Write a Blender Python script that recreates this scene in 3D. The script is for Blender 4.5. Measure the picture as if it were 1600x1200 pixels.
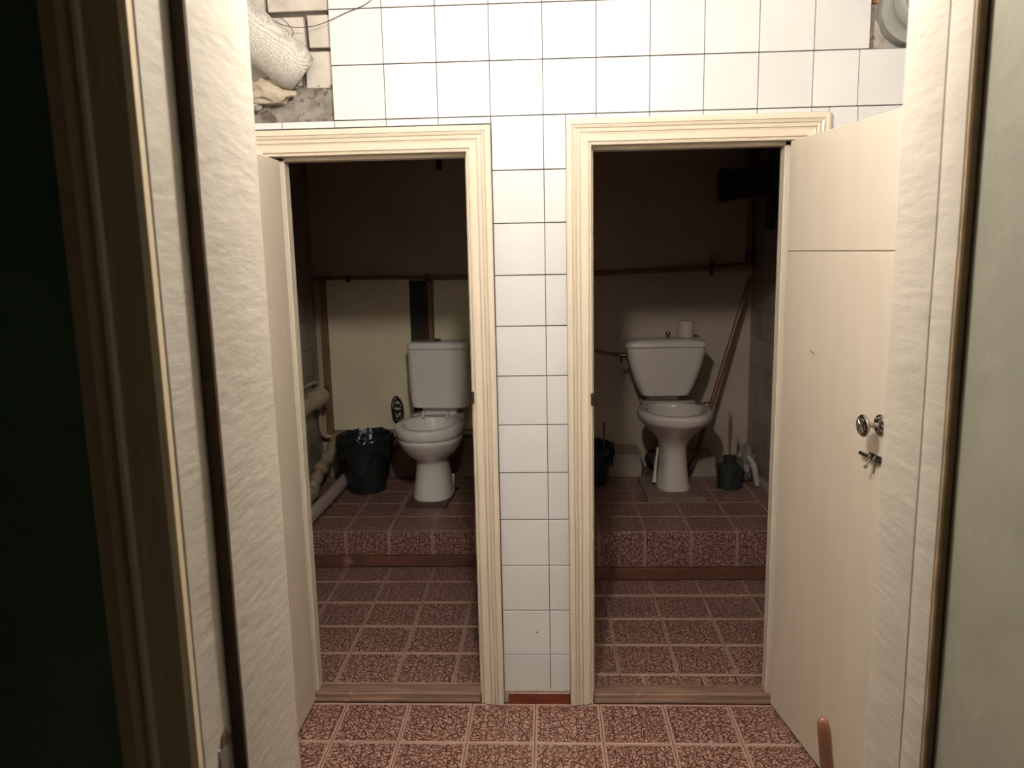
import bpy, bmesh, math, random
from mathutils import Vector, Matrix, noise
random.seed(7)
C = bpy.context.scene.collection
for o in list(bpy.data.objects): bpy.data.objects.remove(o)
PI = math.pi

# ---------------------------------------------------------------- camera, world, exposure
CAMZ = 1.5847
cam_data = bpy.data.cameras.new('camera'); cam = bpy.data.objects.new('camera', cam_data); C.objects.link(cam)
F, PITCH, YAW, ROLL = 1235.5, .1679, -.0461, -.0206
fw = Vector((math.sin(YAW)*math.cos(PITCH), math.cos(YAW)*math.cos(PITCH), -math.sin(PITCH)))
rt = Vector((math.cos(YAW), -math.sin(YAW), 0)); up = rt.cross(fw)
r2 = rt*math.cos(ROLL)+up*math.sin(ROLL); u2 = up*math.cos(ROLL)-rt*math.sin(ROLL)
M = Matrix(((r2.x, u2.x, -fw.x, 0), (r2.y, u2.y, -fw.y, 0), (r2.z, u2.z, -fw.z, CAMZ), (0, 0, 0, 1)))
cam.matrix_world = M
cam_data.sensor_width = 36; cam_data.lens = 36*F/1600; cam_data.clip_start = .02
cam_data.dof.use_dof = True; cam_data.dof.focus_distance = 2.7; cam_data.dof.aperture_fstop = 8.0
bpy.context.scene.camera = cam
w = bpy.data.worlds.new('world'); bpy.context.scene.world = w; w.use_nodes = True
w.node_tree.nodes['Background'].inputs[0].default_value = (1, .8, .6, 1)
w.node_tree.nodes['Background'].inputs[1].default_value = .004
vs = bpy.context.scene.view_settings
vs.view_transform = 'Standard'; vs.look = 'None'; vs.gamma = 1; vs.use_curve_mapping = False
vs.exposure = 0.0
LAMP = (-.06, 1.24, 2.33); LAMP_STRENGTH = 1130.0; LAMP_COL = (1.0, .94, .85)

# ---------------------------------------------------------------- helpers
def origin(o):
    v = Vector((0, 0, 0))
    while o: v = v + o.location; o = o.parent
    return v

def tag(o, label=None, cat=None, group=None, kind=None):
    if label: o['label'] = label
    if cat: o['category'] = cat
    if group: o['group'] = group
    if kind: o['kind'] = kind
    return o

def empty(name, loc, label, cat, group=None, rz=0, kind=None):
    o = bpy.data.objects.new(name, None); C.objects.link(o); o.location = loc; o.rotation_euler.z = rz
    o.empty_display_size = .1
    return tag(o, label, cat, group, kind)

class MB:
    """Collects shapes in a bmesh, links them as ONE object."""
    def __init__(s): s.b = bmesh.new()
    def box(s, x0, x1, y0, y1, z0, z1, bev=0, seg=1, mat=None):
        b = s.b if not bev else bmesh.new()
        v = [b.verts.new(p) for p in ((x0,y0,z0),(x1,y0,z0),(x1,y1,z0),(x0,y1,z0),(x0,y0,z1),(x1,y0,z1),(x1,y1,z1),(x0,y1,z1))]
        for f in ((0,3,2,1),(4,5,6,7),(0,1,5,4),(1,2,6,5),(2,3,7,6),(3,0,4,7)): b.faces.new([v[i] for i in f])
        if bev:
            bmesh.ops.bevel(b, geom=b.edges[:], offset=bev, segments=seg, affect='EDGES', profile=.7)
            s.merge(b, mat)
        elif mat: bmesh.ops.transform(b, matrix=mat, verts=v)
        return s
    def merge(s, b, mat=None):
        if mat: bmesh.ops.transform(b, matrix=mat, verts=b.verts[:])
        m = bpy.data.meshes.new('tmp'); b.to_mesh(m); b.free(); s.b.from_mesh(m); bpy.data.meshes.remove(m)
    def loft(s, rings, cap0=True, cap1=True):
        R = [[s.b.verts.new(p) for p in r] for r in rings]; n = len(R[0])
        for a, c in zip(R, R[1:]):
            for i in range(n):
                j = (i+1) % n; s.b.faces.new((a[i], a[j], c[j], c[i]))
        if cap0: s.b.faces.new(R[0][::-1])
        if cap1: s.b.faces.new(R[-1])
        return s
    def tube(s, pts, r, n=12, cap=True, jit=0, closed=False):
        pts = [Vector(p) for p in pts]; rings = []; ref = None
        m = len(pts)
        for i, p in enumerate(pts):
            if closed: d = pts[(i+1) % m]-pts[i-1]
            else: d = pts[min(i+1, m-1)]-pts[max(i-1, 0)]
            d.normalize()
            if ref is None: ref = d.orthogonal().normalized()
            ref = (ref-d*ref.dot(d)).normalized(); q = d.cross(ref)
            rr = r[i] if isinstance(r, (list, tuple)) else r
            ring = []
            for k in range(n):
                a = 2*PI*k/n; k2 = rr*(1+(random.uniform(-jit, jit) if jit else 0))
                ring.append(p+ref*math.cos(a)*k2+q*math.sin(a)*k2)
            rings.append(ring)
        if closed:
            R = [[s.b.verts.new(p) for p in r_] for r_ in rings]
            for i in range(m):
                a, c = R[i], R[(i+1) % m]
                for k in range(n): s.b.faces.new((a[k], a[(k+1) % n], c[(k+1) % n], c[k]))
            return s
        return s.loft(rings, cap, cap)
    def lathe(s, prof, c=(0,0,0), n=32, mat=None, cap0=True, cap1=True, wob=None):
        rings = []
        for r, z in prof:
            ring = []
            for k in range(n):
                a = 2*PI*k/n; rr = r*(wob(a, z) if wob else 1)
                v = Vector((rr*math.cos(a), rr*math.sin(a), z))
                if mat: v = mat @ v
                ring.append(v+Vector(c))
            rings.append(ring)
        return s.loft(rings, cap0, cap1)
    def build(s, name, m, parent=None, smooth=False, ang=35, local=False):
        bmesh.ops.recalc_face_normals(s.b, faces=s.b.faces[:])
        me = bpy.data.meshes.new(name); s.b.to_mesh(me); s.b.free()
        for mm in (m if isinstance(m, (list, tuple)) else [m]): me.materials.append(mm)
        o = bpy.data.objects.new(name, me); C.objects.link(o)
        if parent:
            if not local: me.transform(Matrix.Translation(-origin(parent)))
            o.parent = parent
        if smooth:
            me.shade_smooth()
            me.set_sharp_from_angle(angle=math.radians(ang))
        return o

def rot_to(d):
    return Vector(d).normalized().to_track_quat('Z', 'Y').to_matrix().to_4x4()

def catmull(P, k=6):
    P = [Vector(p) for p in P]; Q = [P[0]*2-P[1]]+P+[P[-1]*2-P[-2]]; out = []
    for i in range(1, len(Q)-2):
        for t in range(k):
            u = t/k; a, b, c, d = Q[i-1:i+3]
            out.append(.5*((2*b)+(c-a)*u+(2*a-5*b+4*c-d)*u*u+(3*b-a-3*c+d)*u**3))
    return out+[P[-1]]

# ---------------------------------------------------------------- materials
def mat(name, col, rough=.5, metal=0, spec=.5, var=.0, vscale=6, col2=None, bump=0, bscale=40, bstretch=(1,1,1), coat=0, dirt=None, dscale=8, dthr=.6, trans=0, alpha=1, rand=0):
    m = bpy.data.materials.new(name); m.use_nodes = True; nt = m.node_tree; N = nt.nodes; L = nt.links
    p = N['Principled BSDF']
    p.inputs['Base Color'].default_value = (*col, 1); p.inputs['Roughness'].default_value = rough
    p.inputs['Metallic'].default_value = metal; p.inputs['Specular IOR Level'].default_value = spec
    p.inputs['Coat Weight'].default_value = coat; p.inputs['Transmission Weight'].default_value = trans
    p.inputs['Alpha'].default_value = alpha
    tc = N.new('ShaderNodeTexCoord'); out = None
    vec = tc.outputs['Object']
    if rand:
        oi = N.new('ShaderNodeObjectInfo'); ad = N.new('ShaderNodeVectorMath'); ad.operation = 'MULTIPLY_ADD'
        L.new(oi.outputs['Random'], ad.inputs[0]); ad.inputs[1].default_value = (37, 53, 19); L.new(vec, ad.inputs[2]); vec = ad.outputs[0]
    if var or col2:
        n = N.new('ShaderNodeTexNoise'); n.inputs['Scale'].default_value = vscale; n.inputs['Detail'].default_value = 5
        mp = N.new('ShaderNodeMapping'); mp.inputs['Scale'].default_value = bstretch; L.new(vec, mp.inputs[0]); L.new(mp.outputs[0], n.inputs[0])
        mx = N.new('ShaderNodeMix'); mx.data_type = 'RGBA'
        c2 = col2 or tuple(c*(1-var) for c in col)
        mx.inputs[6].default_value = (*col, 1); mx.inputs[7].default_value = (*c2, 1)
        cr = N.new('ShaderNodeMapRange'); cr.inputs[1].default_value = .35; cr.inputs[2].default_value = .68
        L.new(n.outputs[0], cr.inputs[0]); L.new(cr.outputs[0], mx.inputs[0]); out = mx.outputs[2]
    if dirt:
        n = N.new('ShaderNodeTexNoise'); n.inputs['Scale'].default_value = dscale; n.inputs['Detail'].default_value = 8; n.inputs['Roughness'].default_value = .65
        L.new(vec, n.inputs[0])
        cr = N.new('ShaderNodeMapRange'); cr.inputs[1].default_value = dthr; cr.inputs[2].default_value = dthr+.06
        L.new(n.outputs[0], cr.inputs[0])
        mx = N.new('ShaderNodeMix'); mx.data_type = 'RGBA'
        if out: L.new(out, mx.inputs[6])
        else: mx.inputs[6].default_value = (*col, 1)
        mx.inputs[7].default_value = (*dirt, 1); L.new(cr.outputs[0], mx.inputs[0]); out = mx.outputs[2]
    if rand:
        hv = N.new('ShaderNodeHueSaturation'); mr = N.new('ShaderNodeMapRange')
        mr.inputs[3].default_value = 1-rand; mr.inputs[4].default_value = 1+rand*.6
        L.new(oi.outputs['Random'], mr.inputs[0]); L.new(mr.outputs[0], hv.inputs['Value'])
        if out: L.new(out, hv.inputs['Color'])
        else: hv.inputs['Color'].default_value = (*col, 1)
        out = hv.outputs[0]
    if out: L.new(out, p.inputs['Base Color'])
    if bump:
        n = N.new('ShaderNodeTexNoise'); n.inputs['Scale'].default_value = bscale; n.inputs['Detail'].default_value = 4
        mp = N.new('ShaderNodeMapping'); mp.inputs['Scale'].default_value = bstretch; L.new(vec, mp.inputs[0]); L.new(mp.outputs[0], n.inputs[0])
        b = N.new('ShaderNodeBump'); b.inputs['Strength'].default_value = 1; b.inputs['Distance'].default_value = bump
        L.new(n.outputs[0], b.inputs['Height']); L.new(b.outputs[0], p.inputs['Normal'])
    return m

def floor_tile_mat(name, half=.105, axes=(0, 1)):
    m = bpy.data.materials.new(name); m.use_nodes = True; nt = m.node_tree; N = nt.nodes; L = nt.links
    p = N['Principled BSDF']; p.inputs['Roughness'].default_value = .38; p.inputs['Specular IOR Level'].default_value = .35
    tc = N.new('ShaderNodeTexCoord'); oi = N.new('ShaderNodeObjectInfo')
    ad = N.new('ShaderNodeVectorMath'); ad.operation = 'MULTIPLY_ADD'
    L.new(oi.outputs['Random'], ad.inputs[0]); ad.inputs[1].default_value = (31, 47, 13); L.new(tc.outputs['Object'], ad.inputs[2])
    sp = N.new('ShaderNodeSeparateXYZ'); L.new(ad.outputs[0], sp.inputs[0])
    uv = N.new('ShaderNodeCombineXYZ'); L.new(sp.outputs[0], uv.inputs[0]); L.new(sp.outputs[1 if axes == (0, 1) else 2], uv.inputs[1])
    def vm(op, a, b=None, sc=None):
        q = N.new('ShaderNodeVectorMath'); q.operation = op; L.new(a, q.inputs[0])
        if b is not None:
            if isinstance(b, tuple): q.inputs[1].default_value = b
            else: L.new(b, q.inputs[1])
        return q
    mask = None
    # layers of short straight strokes, one per Voronoi cell, each at a random angle
    for i, (sc, wd) in enumerate(((26, .0015), (30, .0014), (34, .0015), (38, .0013), (44, .0012), (58, .0011), (66, .0010))):
        of = vm('ADD', uv.outputs[0], (i*7.31, i*3.77, 0))
        v = N.new('ShaderNodeTexVoronoi'); v.voronoi_dimensions = '2D'; v.inputs['Scale'].default_value = sc; L.new(of.outputs[0], v.inputs['Vector'])
        d = vm('SUBTRACT', of.outputs[0], v.outputs['Position'])
        sc_ = N.new('ShaderNodeSeparateColor'); L.new(v.outputs['Color'], sc_.inputs[0])
        an = N.new('ShaderNodeMath'); an.operation = 'MULTIPLY'; L.new(sc_.outputs[0], an.inputs[0]); an.inputs[1].default_value = PI
        rv = N.new('ShaderNodeVectorRotate'); rv.rotation_type = 'Z_AXIS'; L.new(d.outputs[0], rv.inputs['Vector']); L.new(an.outputs[0], rv.inputs['Angle'])
        sxx = N.new('ShaderNodeSeparateXYZ'); L.new(rv.outputs[0], sxx.inputs[0])
        aa = N.new('ShaderNodeMath'); aa.operation = 'ABSOLUTE'; L.new(sxx.outputs[1], aa.inputs[0])
        sh = N.new('ShaderNodeMapRange'); sh.inputs[1].default_value = wd*.75; sh.inputs[2].default_value = wd*1.15; sh.inputs[3].default_value = 1; sh.inputs[4].default_value = 0
        L.new(aa.outputs[0], sh.inputs[0])
        if mask is None: mask = sh.outputs[0]
        else:
            mx = N.new('ShaderNodeMath'); mx.operation = 'MAXIMUM'; L.new(mask, mx.inputs[0]); L.new(sh.outputs[0], mx.inputs[1]); mask = mx.outputs[0]
    # plain frame round each tile
    sx = N.new('ShaderNodeSeparateXYZ'); L.new(tc.outputs['Object'], sx.inputs[0])
    ab = []
    for a in axes:
        q = N.new('ShaderNodeMath'); q.operation = 'ABSOLUTE'; L.new(sx.outputs[a], q.inputs[0]); ab.append(q)
    mxx = N.new('ShaderNodeMath'); mxx.operation = 'MAXIMUM'; L.new(ab[0].outputs[0], mxx.inputs[0]); L.new(ab[1].outputs[0], mxx.inputs[1])
    ins = N.new('ShaderNodeMapRange'); ins.inputs[1].default_value = half-.0025; ins.inputs[2].default_value = half; ins.inputs[3].default_value = 1; ins.inputs[4].default_value = 0
    L.new(mxx.outputs[0], ins.inputs[0])
    mm = N.new('ShaderNodeMath'); mm.operation = 'MULTIPLY'; L.new(mask, mm.inputs[0]); L.new(ins.outputs[0], mm.inputs[1])
    wn = N.new('ShaderNodeTexNoise'); wn.inputs['Scale'].default_value = 9; wn.inputs['Detail'].default_value = 6; L.new(ad.outputs[0], wn.inputs[0])
    c1 = N.new('ShaderNodeMix'); c1.data_type = 'RGBA'; c1.inputs[6].default_value = (.34, .21, .17, 1); c1.inputs[7].default_value = (.47, .31, .26, 1); L.new(wn.outputs[0], c1.inputs[0])
    c2 = N.new('ShaderNodeMix'); c2.data_type = 'RGBA'; L.new(mm.outputs[0], c2.inputs[0]); L.new(c1.outputs[2], c2.inputs[6]); c2.inputs[7].default_value = (.085, .024, .015, 1)
    L.new(c2.outputs[2], p.inputs['Base Color'])
    b = N.new('ShaderNodeBump'); b.invert = True; b.inputs['Distance'].default_value = .0008; L.new(mm.outputs[0], b.inputs['Height']); L.new(b.outputs[0], p.inputs['Normal'])
    return m

def weave_mat(name):
    m = mat(name, (.50, .475, .43), .75, bump=.002, bscale=30, var=.25, vscale=7)
    nt = m.node_tree; N = nt.nodes; L = nt.links
    tc = N.new('ShaderNodeTexCoord')
    ws = []
    for rz in (.6, -.6):
        mp = N.new('ShaderNodeMapping'); mp.inputs['Rotation'].default_value = (0, rz, rz); L.new(tc.outputs['Object'], mp.inputs[0])
        wv = N.new('ShaderNodeTexWave'); wv.inputs['Scale'].default_value = 55; wv.inputs['Distortion'].default_value = 1.5; L.new(mp.outputs[0], wv.inputs[0]); ws.append(wv)
    a = N.new('ShaderNodeMath'); a.operation = 'MULTIPLY'; L.new(ws[0].outputs['Fac'], a.inputs[0]); L.new(ws[1].outputs['Fac'], a.inputs[1])
    b = N.new('ShaderNodeBump'); b.inputs['Distance'].default_value = .003
    old = N['Principled BSDF'].inputs['Normal'].links[0].from_socket
    L.new(old, b.inputs['Normal']); L.new(a.outputs[0], b.inputs['Height']); L.new(b.outputs[0], N['Principled BSDF'].inputs['Normal'])
    return m

T_WHITE = mat('white_glaze', (.55, .55, .555), .34, spec=.5, var=.05, vscale=5, rand=.05, bump=.0006, bscale=9, dirt=(.42, .36, .28), dscale=14, dthr=.76)
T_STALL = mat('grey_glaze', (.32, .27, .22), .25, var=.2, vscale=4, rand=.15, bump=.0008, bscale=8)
GROUT = mat('grout', (.11, .085, .065), .9, var=.3, vscale=20, bump=.002, bscale=80)
GROUT_F = mat('floor_grout', (.19, .12, .095), .85, var=.3, vscale=20, bump=.002, bscale=120)
PLASTER = mat('plaster', (.76, .72, .66), .8, var=.12, vscale=4, bump=.004, bscale=20)
CREAM = mat('cream_wood_paint', (.56, .495, .41), .36, var=.06, vscale=5, bump=.0008, bscale=14, bstretch=(2.2, 2.2, .5), dirt=(.26, .17, .09), dscale=18, dthr=.745)
CREAM_TRIM = mat('cream_trim_paint', (.60, .525, .425), .36, var=.07, vscale=30, bump=.0003, bscale=40, bstretch=(3, 3, .15), dirt=(.22, .14, .08), dscale=22, dthr=.72)
CREAM_H = mat('cream_trim_paint_level', (.60, .525, .425), .36, var=.07, vscale=30, bump=.0003, bscale=40, bstretch=(.15, 3, 3), dirt=(.22, .14, .08), dscale=22, dthr=.74)
BRUSH = mat('brushed_cream_paint', (.43, .385, .325), .40, var=.10, vscale=3, bump=.0013, bscale=9, bstretch=(1.5, 2.5, 9), dirt=(.40, .30, .20), dscale=16, dthr=.74)
RAW_AND_SHADE = mat('raw_edge_and_shade', (.10, .055, .03), .7, var=.4, vscale=30)  # bare dark edges and holes; also colours the shade on the left stop
GREEN = mat('green_wall_paint', (.080, .165, .105), .45, var=.3, vscale=5, bump=.003, bscale=25)
PALEGREEN = mat('pale_green_plaster_paint', (.26, .25, .195), .45, var=.14, vscale=5, bump=.005, bscale=9, dirt=(.28, .25, .18), dscale=20, dthr=.72)
BOARD = mat('cream_board', (.86, .77, .56), .45, var=.14, vscale=4, bump=.001, bscale=30)
BACKW = mat('stall_plaster', (.50, .405, .32), .6, var=.14, vscale=4, bump=.003, bscale=15, dirt=(.3, .22, .15), dscale=12, dthr=.68)
TIMBER = mat('brown_timber', (.26, .13, .065), .6, var=.4, vscale=14, bstretch=(4, 4, .4), bump=.001, bscale=40)
THRESH = mat('worn_threshold_wood', (.27, .165, .12), .55, var=.45, vscale=9, bstretch=(.5, 6, 6), bump=.002, bscale=20, dirt=(.42, .28, .18), dscale=10, dthr=.62)
REDTILE = mat('red_brown_ceramic', (.17, .040, .020), .3, var=.35, vscale=14, dirt=(.35, .2, .14), dscale=22, dthr=.70, bump=.001, bscale=60, rand=.1)
DARKSTRIP = mat('dark_plinth_paint', (.16, .065, .04), .5, var=.35, vscale=8, dirt=(.30, .17, .12), dscale=7, dthr=.62)
PORC = mat('white_porcelain', (.86, .83, .79), .10, spec=.6, coat=.3)
PORC2 = mat('aged_porcelain', (.64, .58, .53), .12, spec=.6, coat=.3, var=.08, vscale=5)
PLASTIC_W = mat('white_plastic', (.72, .68, .62), .3)
CHROME = mat('worn_chrome', (.42, .38, .33), .22, metal=1, var=.4, vscale=60)
BRASS = mat('dull_brass', (.30, .20, .10), .35, metal=1)
DARKMETAL = mat('dark_metal', (.06, .045, .035), .4, metal=.7)
BLACKPL = mat('black_plastic', (.012, .016, .016), .35)
BAG = mat('black_bag_film', (.010, .015, .017), .22, spec=.6, bump=.006, bscale=30)
CAN = mat('dark_enamel_can', (.022, .030, .028), .18, spec=.6)
CONC = mat('rough_concrete', (.48, .43, .38), .9, var=.45, vscale=22, bump=.008, bscale=35, dirt=(.20, .16, .13), dscale=18, dthr=.56)
BRICKW = mat('whitewashed_brick', (.50, .455, .41), .8, var=.25, vscale=14, bump=.004, bscale=40, rand=.06, dirt=(.3, .24, .19), dscale=20, dthr=.68)
BRICKR = mat('red_brick', (.46, .20, .12), .85, var=.3, vscale=20, bump=.003, bscale=50)
CLOTH = weave_mat('woven_wrap')
GREYPIPE = mat('grey_plastic_pipe', (.25, .25, .235), .4, var=.15, vscale=10)
CREAMPIPE = mat('cream_painted_pipe', (.50, .40, .29), .4, var=.2, vscale=12, bump=.002, bscale=25)
PINKPIPE = mat('dull_plastic_pipe', (.42, .34, .31), .4, var=.12, vscale=10)
DUCT = mat('dark_duct', (.035, .028, .022), .6)
FOIL = mat('crumpled_wrap', (.42, .33, .22), .35, var=.4, vscale=18, bump=.010, bscale=35)
BROWNST = mat('brown_varnished_stick', (.20, .085, .045), .35, var=.25, vscale=12)
PAPER = mat('toilet_paper', (.50, .42, .33), .9, bump=.001, bscale=60)
CARD = mat('grey_cardboard', (.3, .24, .18), .9)
FILM = mat('cloudy_plastic_film', (.22, .20, .18), .3, bump=.008, bscale=25, spec=.6)
DARKPOLY = mat('black_wire_rubber', (.03, .02, .014), .4)
FT = floor_tile_mat('patterned_floor_tile')
FTV = floor_tile_mat('patterned_riser_tile', axes=(0, 0))

# ---------------------------------------------------------------- setting: shell
Y0 = 2.576          # tiled face of the partition
GL = empty('ceiling', (0, 0, 2.7), 'plain plastered ceiling over the washroom', 'ceiling', kind='structure')
MB().box(-1.9, 1.9, -1.3, 5.0, 2.7, 2.78).build('slab', PLASTER, GL)

floor = MB().box(-1.9, 1.9, -1.3, 5.0, -.1, -.004).build('floor', GROUT_F)
tag(floor, 'brown floor of tiles with crazed line relief', 'floor', kind='structure')

def mk_tile(name, w, h, t, m, axis, bev=.0015):
    """mesh of one tile centred on its own origin; axis 'z' lies flat, 'y' faces the camera, 'x' faces sideways"""
    b = MB()
    if axis == 'z': b.box(-w/2, w/2, -h/2, h/2, -t, 0, bev)
    elif axis == 'y': b.box(-w/2, w/2, 0, t, -h/2, h/2, bev)
    else: b.box(0, t, -w/2, w/2, -h/2, h/2, bev)
    bmesh.ops.recalc_face_normals(b.b, faces=b.b.faces[:])
    me = bpy.data.meshes.new(name); b.b.to_mesh(me); b.b.free(); me.materials.append(m)
    return me
_cache = {}
def put_tile(parent, name, x0, x1, a0, a1, c, t, m, axis, centre=None, jit=.0, gap=.0012, gapz=None, bev=.0015):
    """tile spanning x0..x1 by a0..a1 at constant c. centre keeps the print frame of a cut tile where the whole tile had it"""
    w, h = x1-x0-2*gap, a1-a0-2*(gapz or gap)
    cx, ca = (x0+x1)/2, (a0+a1)/2
    if w <= .004 or h <= .004: return
    off = (0, 0)
    if centre: off = (round(cx-centre[0], 4), round(ca-centre[1], 4))
    key = (round(w, 4), round(h, 4), t, m.name, axis, off)
    if key not in _cache:
        me = mk_tile(name, w, h, t, m, axis, bev=min(bev, w/5, h/5))
        if centre:
            d = (off[0], off[1], 0) if axis == 'z' else (off[0], 0, off[1]) if axis == 'y' else (0, off[0], off[1])
            me.transform(Matrix.Translation(d))
        _cache[key] = me
    o = bpy.data.objects.new(name, _cache[key]); C.objects.link(o); o.parent = parent
    if centre: cx, ca = centre
    p = (cx, ca, c) if axis == 'z' else (cx, c, ca) if axis == 'y' else (c, cx, ca)
    o.location = Vector(p)-origin(parent)
    j = lambda: random.uniform(-jit, jit)
    if axis == 'z': o.rotation_euler = (j(), j(), 0)
    elif axis == 'y': o.rotation_euler = (j(), 0, j())
    else: o.rotation_euler = (0, j(), j())
    return o

# vestibule floor tiles
XF, YF, U = -.7285, 2.3423, .2235
for r in range(-1, 7):
    y1 = YF-(r)*U; y0 = y1-U
    if r == -1: y0, y1 = YF, 2.572; cy = YF+U/2
    else: cy = (y0+y1)/2
    for i in range(-3, 9):
        x0 = XF+i*U; x1 = x0+U
        x0c, x1c = max(x0, -1.30), min(x1, 1.28)
        if x1c-x0c < .02: continue
        if y1 < .8: continue
        put_tile(floor, 'tile', x0c, x1c, y0, y1, 0, .004, FT, 'z', centre=((x0+x1)/2, cy), jit=.0012)
# left stall floor
rows = [2.694, 2.922, 3.152, 3.387, 3.614, 3.795]
for k in range(len(rows)-1):
    y0, y1 = rows[k], rows[k+1]; cy = y0+.1145
    for i in range(-4, 3):
        x0 = -.588+i*.222; x1 = x0+.222; a, b_ = max(x0, -1.42), min(x1, -.12)
        if b_-a > .02: put_tile(floor, 'tile', a, b_, y0, y1, 0, .004, FT, 'z', centre=((x0+x1)/2, cy), jit=.0015)
# right stall floor
rows = [2.763, 2.992, 3.222, 3.459, 3.63]
for k in range(len(rows)-1):
    y0, y1 = rows[k], rows[k+1]; cy = y0+.1155
    for i in range(-3, 5):
        x0 = .475+(i-0)*.220; x1 = x0+.220; a, b_ = max(x0, -.02), min(x1, 1.21)
        if b_-a > .02: put_tile(floor, 'tile', a, b_, y0, y1, 0, .004, FT, 'z', centre=((x0+x1)/2, cy), jit=.0015)
for i in range(-3, 5):   # cut row behind the threshold, out of step
    x0 = .565+i*.221; x1 = x0+.221; a, b_ = max(x0, -.02), min(x1, 1.21)
    if b_-a > .02: put_tile(floor, 'tile', a, b_, 2.692, 2.761, .001, .005, FT, 'z', centre=((x0+x1)/2, 2.70), jit=.001)

# partition wall with the two doorways (plaster core, tiles in front)
LX0, LX1, RX0, RX1 = -.885, -.248, .144, .797      # frame openings
HEAD = 1.893
core = MB()
for x0, x1, z0, z1 in ((-1.45, LX0-.03, 0, 1.99), (LX1+.03, RX0-.03, 0, 1.99), (RX1+.03, 1.3, 0, 1.99),
                       (LX0-.03, LX1+.03, HEAD+.03, 1.99), (RX0-.03, RX1+.03, HEAD+.03, 1.99),
                       (-.664, .987, 1.99, 2.70), (.987, 1.3, 1.99, 2.165)):
    core.box(x0, x1, 2.583, 2.652, z0, z1)
core.box(-1.45, -.664, 2.625, 2.69, 1.99, 2.70).box(.987, 1.3, 2.65, 2.69, 2.165, 2.70)
wall = core.build('wall_partition', GROUT)
tag(wall, 'white tiled wall between and over the two toilet doorways', 'wall', kind='structure')
T = .165; ZR = 2.3286; XC = -.6641
def wt(x0, x1, z0, z1, jit=.004): put_tile(wall, 'tile', x0, x1, z0, z1, Y0, .008, T_WHITE, 'y', jit=jit, gap=.0011, gapz=.0016, bev=.0007)
for r in range(-3, 2):           # rows above the doors
    z1 = ZR-r*T+0; z0 = z1-T
    for i in range(0, 10):
        x0 = XC+i*T
        if r == 1 and i == 9: x1 = .958
        else: x1 = x0+T
        wt(x0, x1, max(z0, 0), min(z1, 2.70))
for x0, x1 in ((.958, 1.123), (1.123, 1.285)): wt(x0, x1, ZR-2*T, ZR-T)
CT = 1.976                        # top of the casings
zs = ZR-2*T
for x0, x1 in ((-1.162, -.9975), (-.9975, -.832), (-.832, XC)): wt(x0, x1, CT, zs, .002)
for i in range(0, 3): wt(XC+i*T, XC+(i+1)*T, CT, zs, .002)
for x0, x1 in ((.066, XC+5*T), (XC+5*T, XC+6*T), (XC+6*T, XC+7*T), (XC+7*T, XC+8*T), (XC+8*T, XC+9*T), (XC+9*T, .875)): wt(x0, x1, 1.983, zs, .002)
for k in range(0, 12):            # pillar and the wall right and left of the doors
    z1 = zs-k*T; z0 = max(z1-T, .050)
    wt(-.168, XC+4*T, z0, z1, .003); wt(XC+4*T, .066, z0, z1, .003)
    wt(.875, .962, z0, z1, .003); wt(.962, 1.127, z0, z1, .003); wt(1.127, 1.285, z0, z1, .003)
    wt(-1.13, -.965, z0, z1 if k else CT, .003); wt(-1.295, -1.13, z0, z1 if k else CT, .003)
sk = MB().box(-.153, .064, 2.566, 2.583, .0005, .043, .0015).build('baseboard_middle', REDTILE)
tag(sk, 'dark red ceramic plinth tile at the foot of the narrow tiled pillar', 'baseboard', kind='structure')
MB().box(-.1695, .0655, 2.572, 2.590, .001, .053, .003).build('mortar', mat('pale_mortar', (.42, .35, .28), .9, var=.3, vscale=30, bump=.004, bscale=60), sk)

MB().tube([(-.0495, 2.5752, .268), (-.0495, 2.580, .268)], .003, 8).build('nail_hole', RAW_AND_SHADE, wall)

# hole with brickwork, upper left
def brick(x0, x1, z0, z1, m=BRICKW, y=2.600):
    b = MB().box(x0, x1, y+random.uniform(-.004, .004), 2.64, z0, z1, .004, 2)
    for v in b.b.verts: v.co += Vector((1, 1, 1))*noise.noise(v.co*25)*.004
    return b.build('brick', m, wall)
for x0, x1, z0, z1 in ((-.743-.26, -.750, 2.205, 2.318), (-.738, -.667, 2.222, 2.320), (-1.27, -1.01, 2.205, 2.318),
                       (-.86, -.667, 2.334, 2.445), (-1.12, -.87, 2.334, 2.445), (-1.3, -1.13, 2.334, 2.445),
                       (-.99, -.667, 2.455, 2.56), (-1.29, -1.0, 2.455, 2.56), (-.85, -.667, 2.57, 2.695), (-1.29, -.86, 2.57, 2.695),
                       (-.752, -.667, 2.105, 2.212), (-1.0, -.77, 2.105, 2.196), (-1.29, -1.01, 2.105, 2.196)):
    brick(x0, x1, z0, z1)
b = MB()
n = 26; grid = []
for j in range(9):
    row = []
    for i in range(n):
        x = -1.29+i*(.625/(n-1)); z = 1.9995+j*(.112/8)
        y = 2.605+noise.noise(Vector((x*22, 3, z*30)))*.014-(.008 if j < 2 else 0)
        row.append(b.b.verts.new((x, y, z)))
    grid.append(row)
for j in range(8):
    for i in range(n-1): b.b.faces.new((grid[j][i], grid[j][i+1], grid[j+1][i+1], grid[j+1][i]))
bmesh.ops.solidify(b.b, geom=b.b.faces[:], thickness=-.02)
b.build('mortar_bed', CONC, wall, smooth=True, ang=60)
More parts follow.
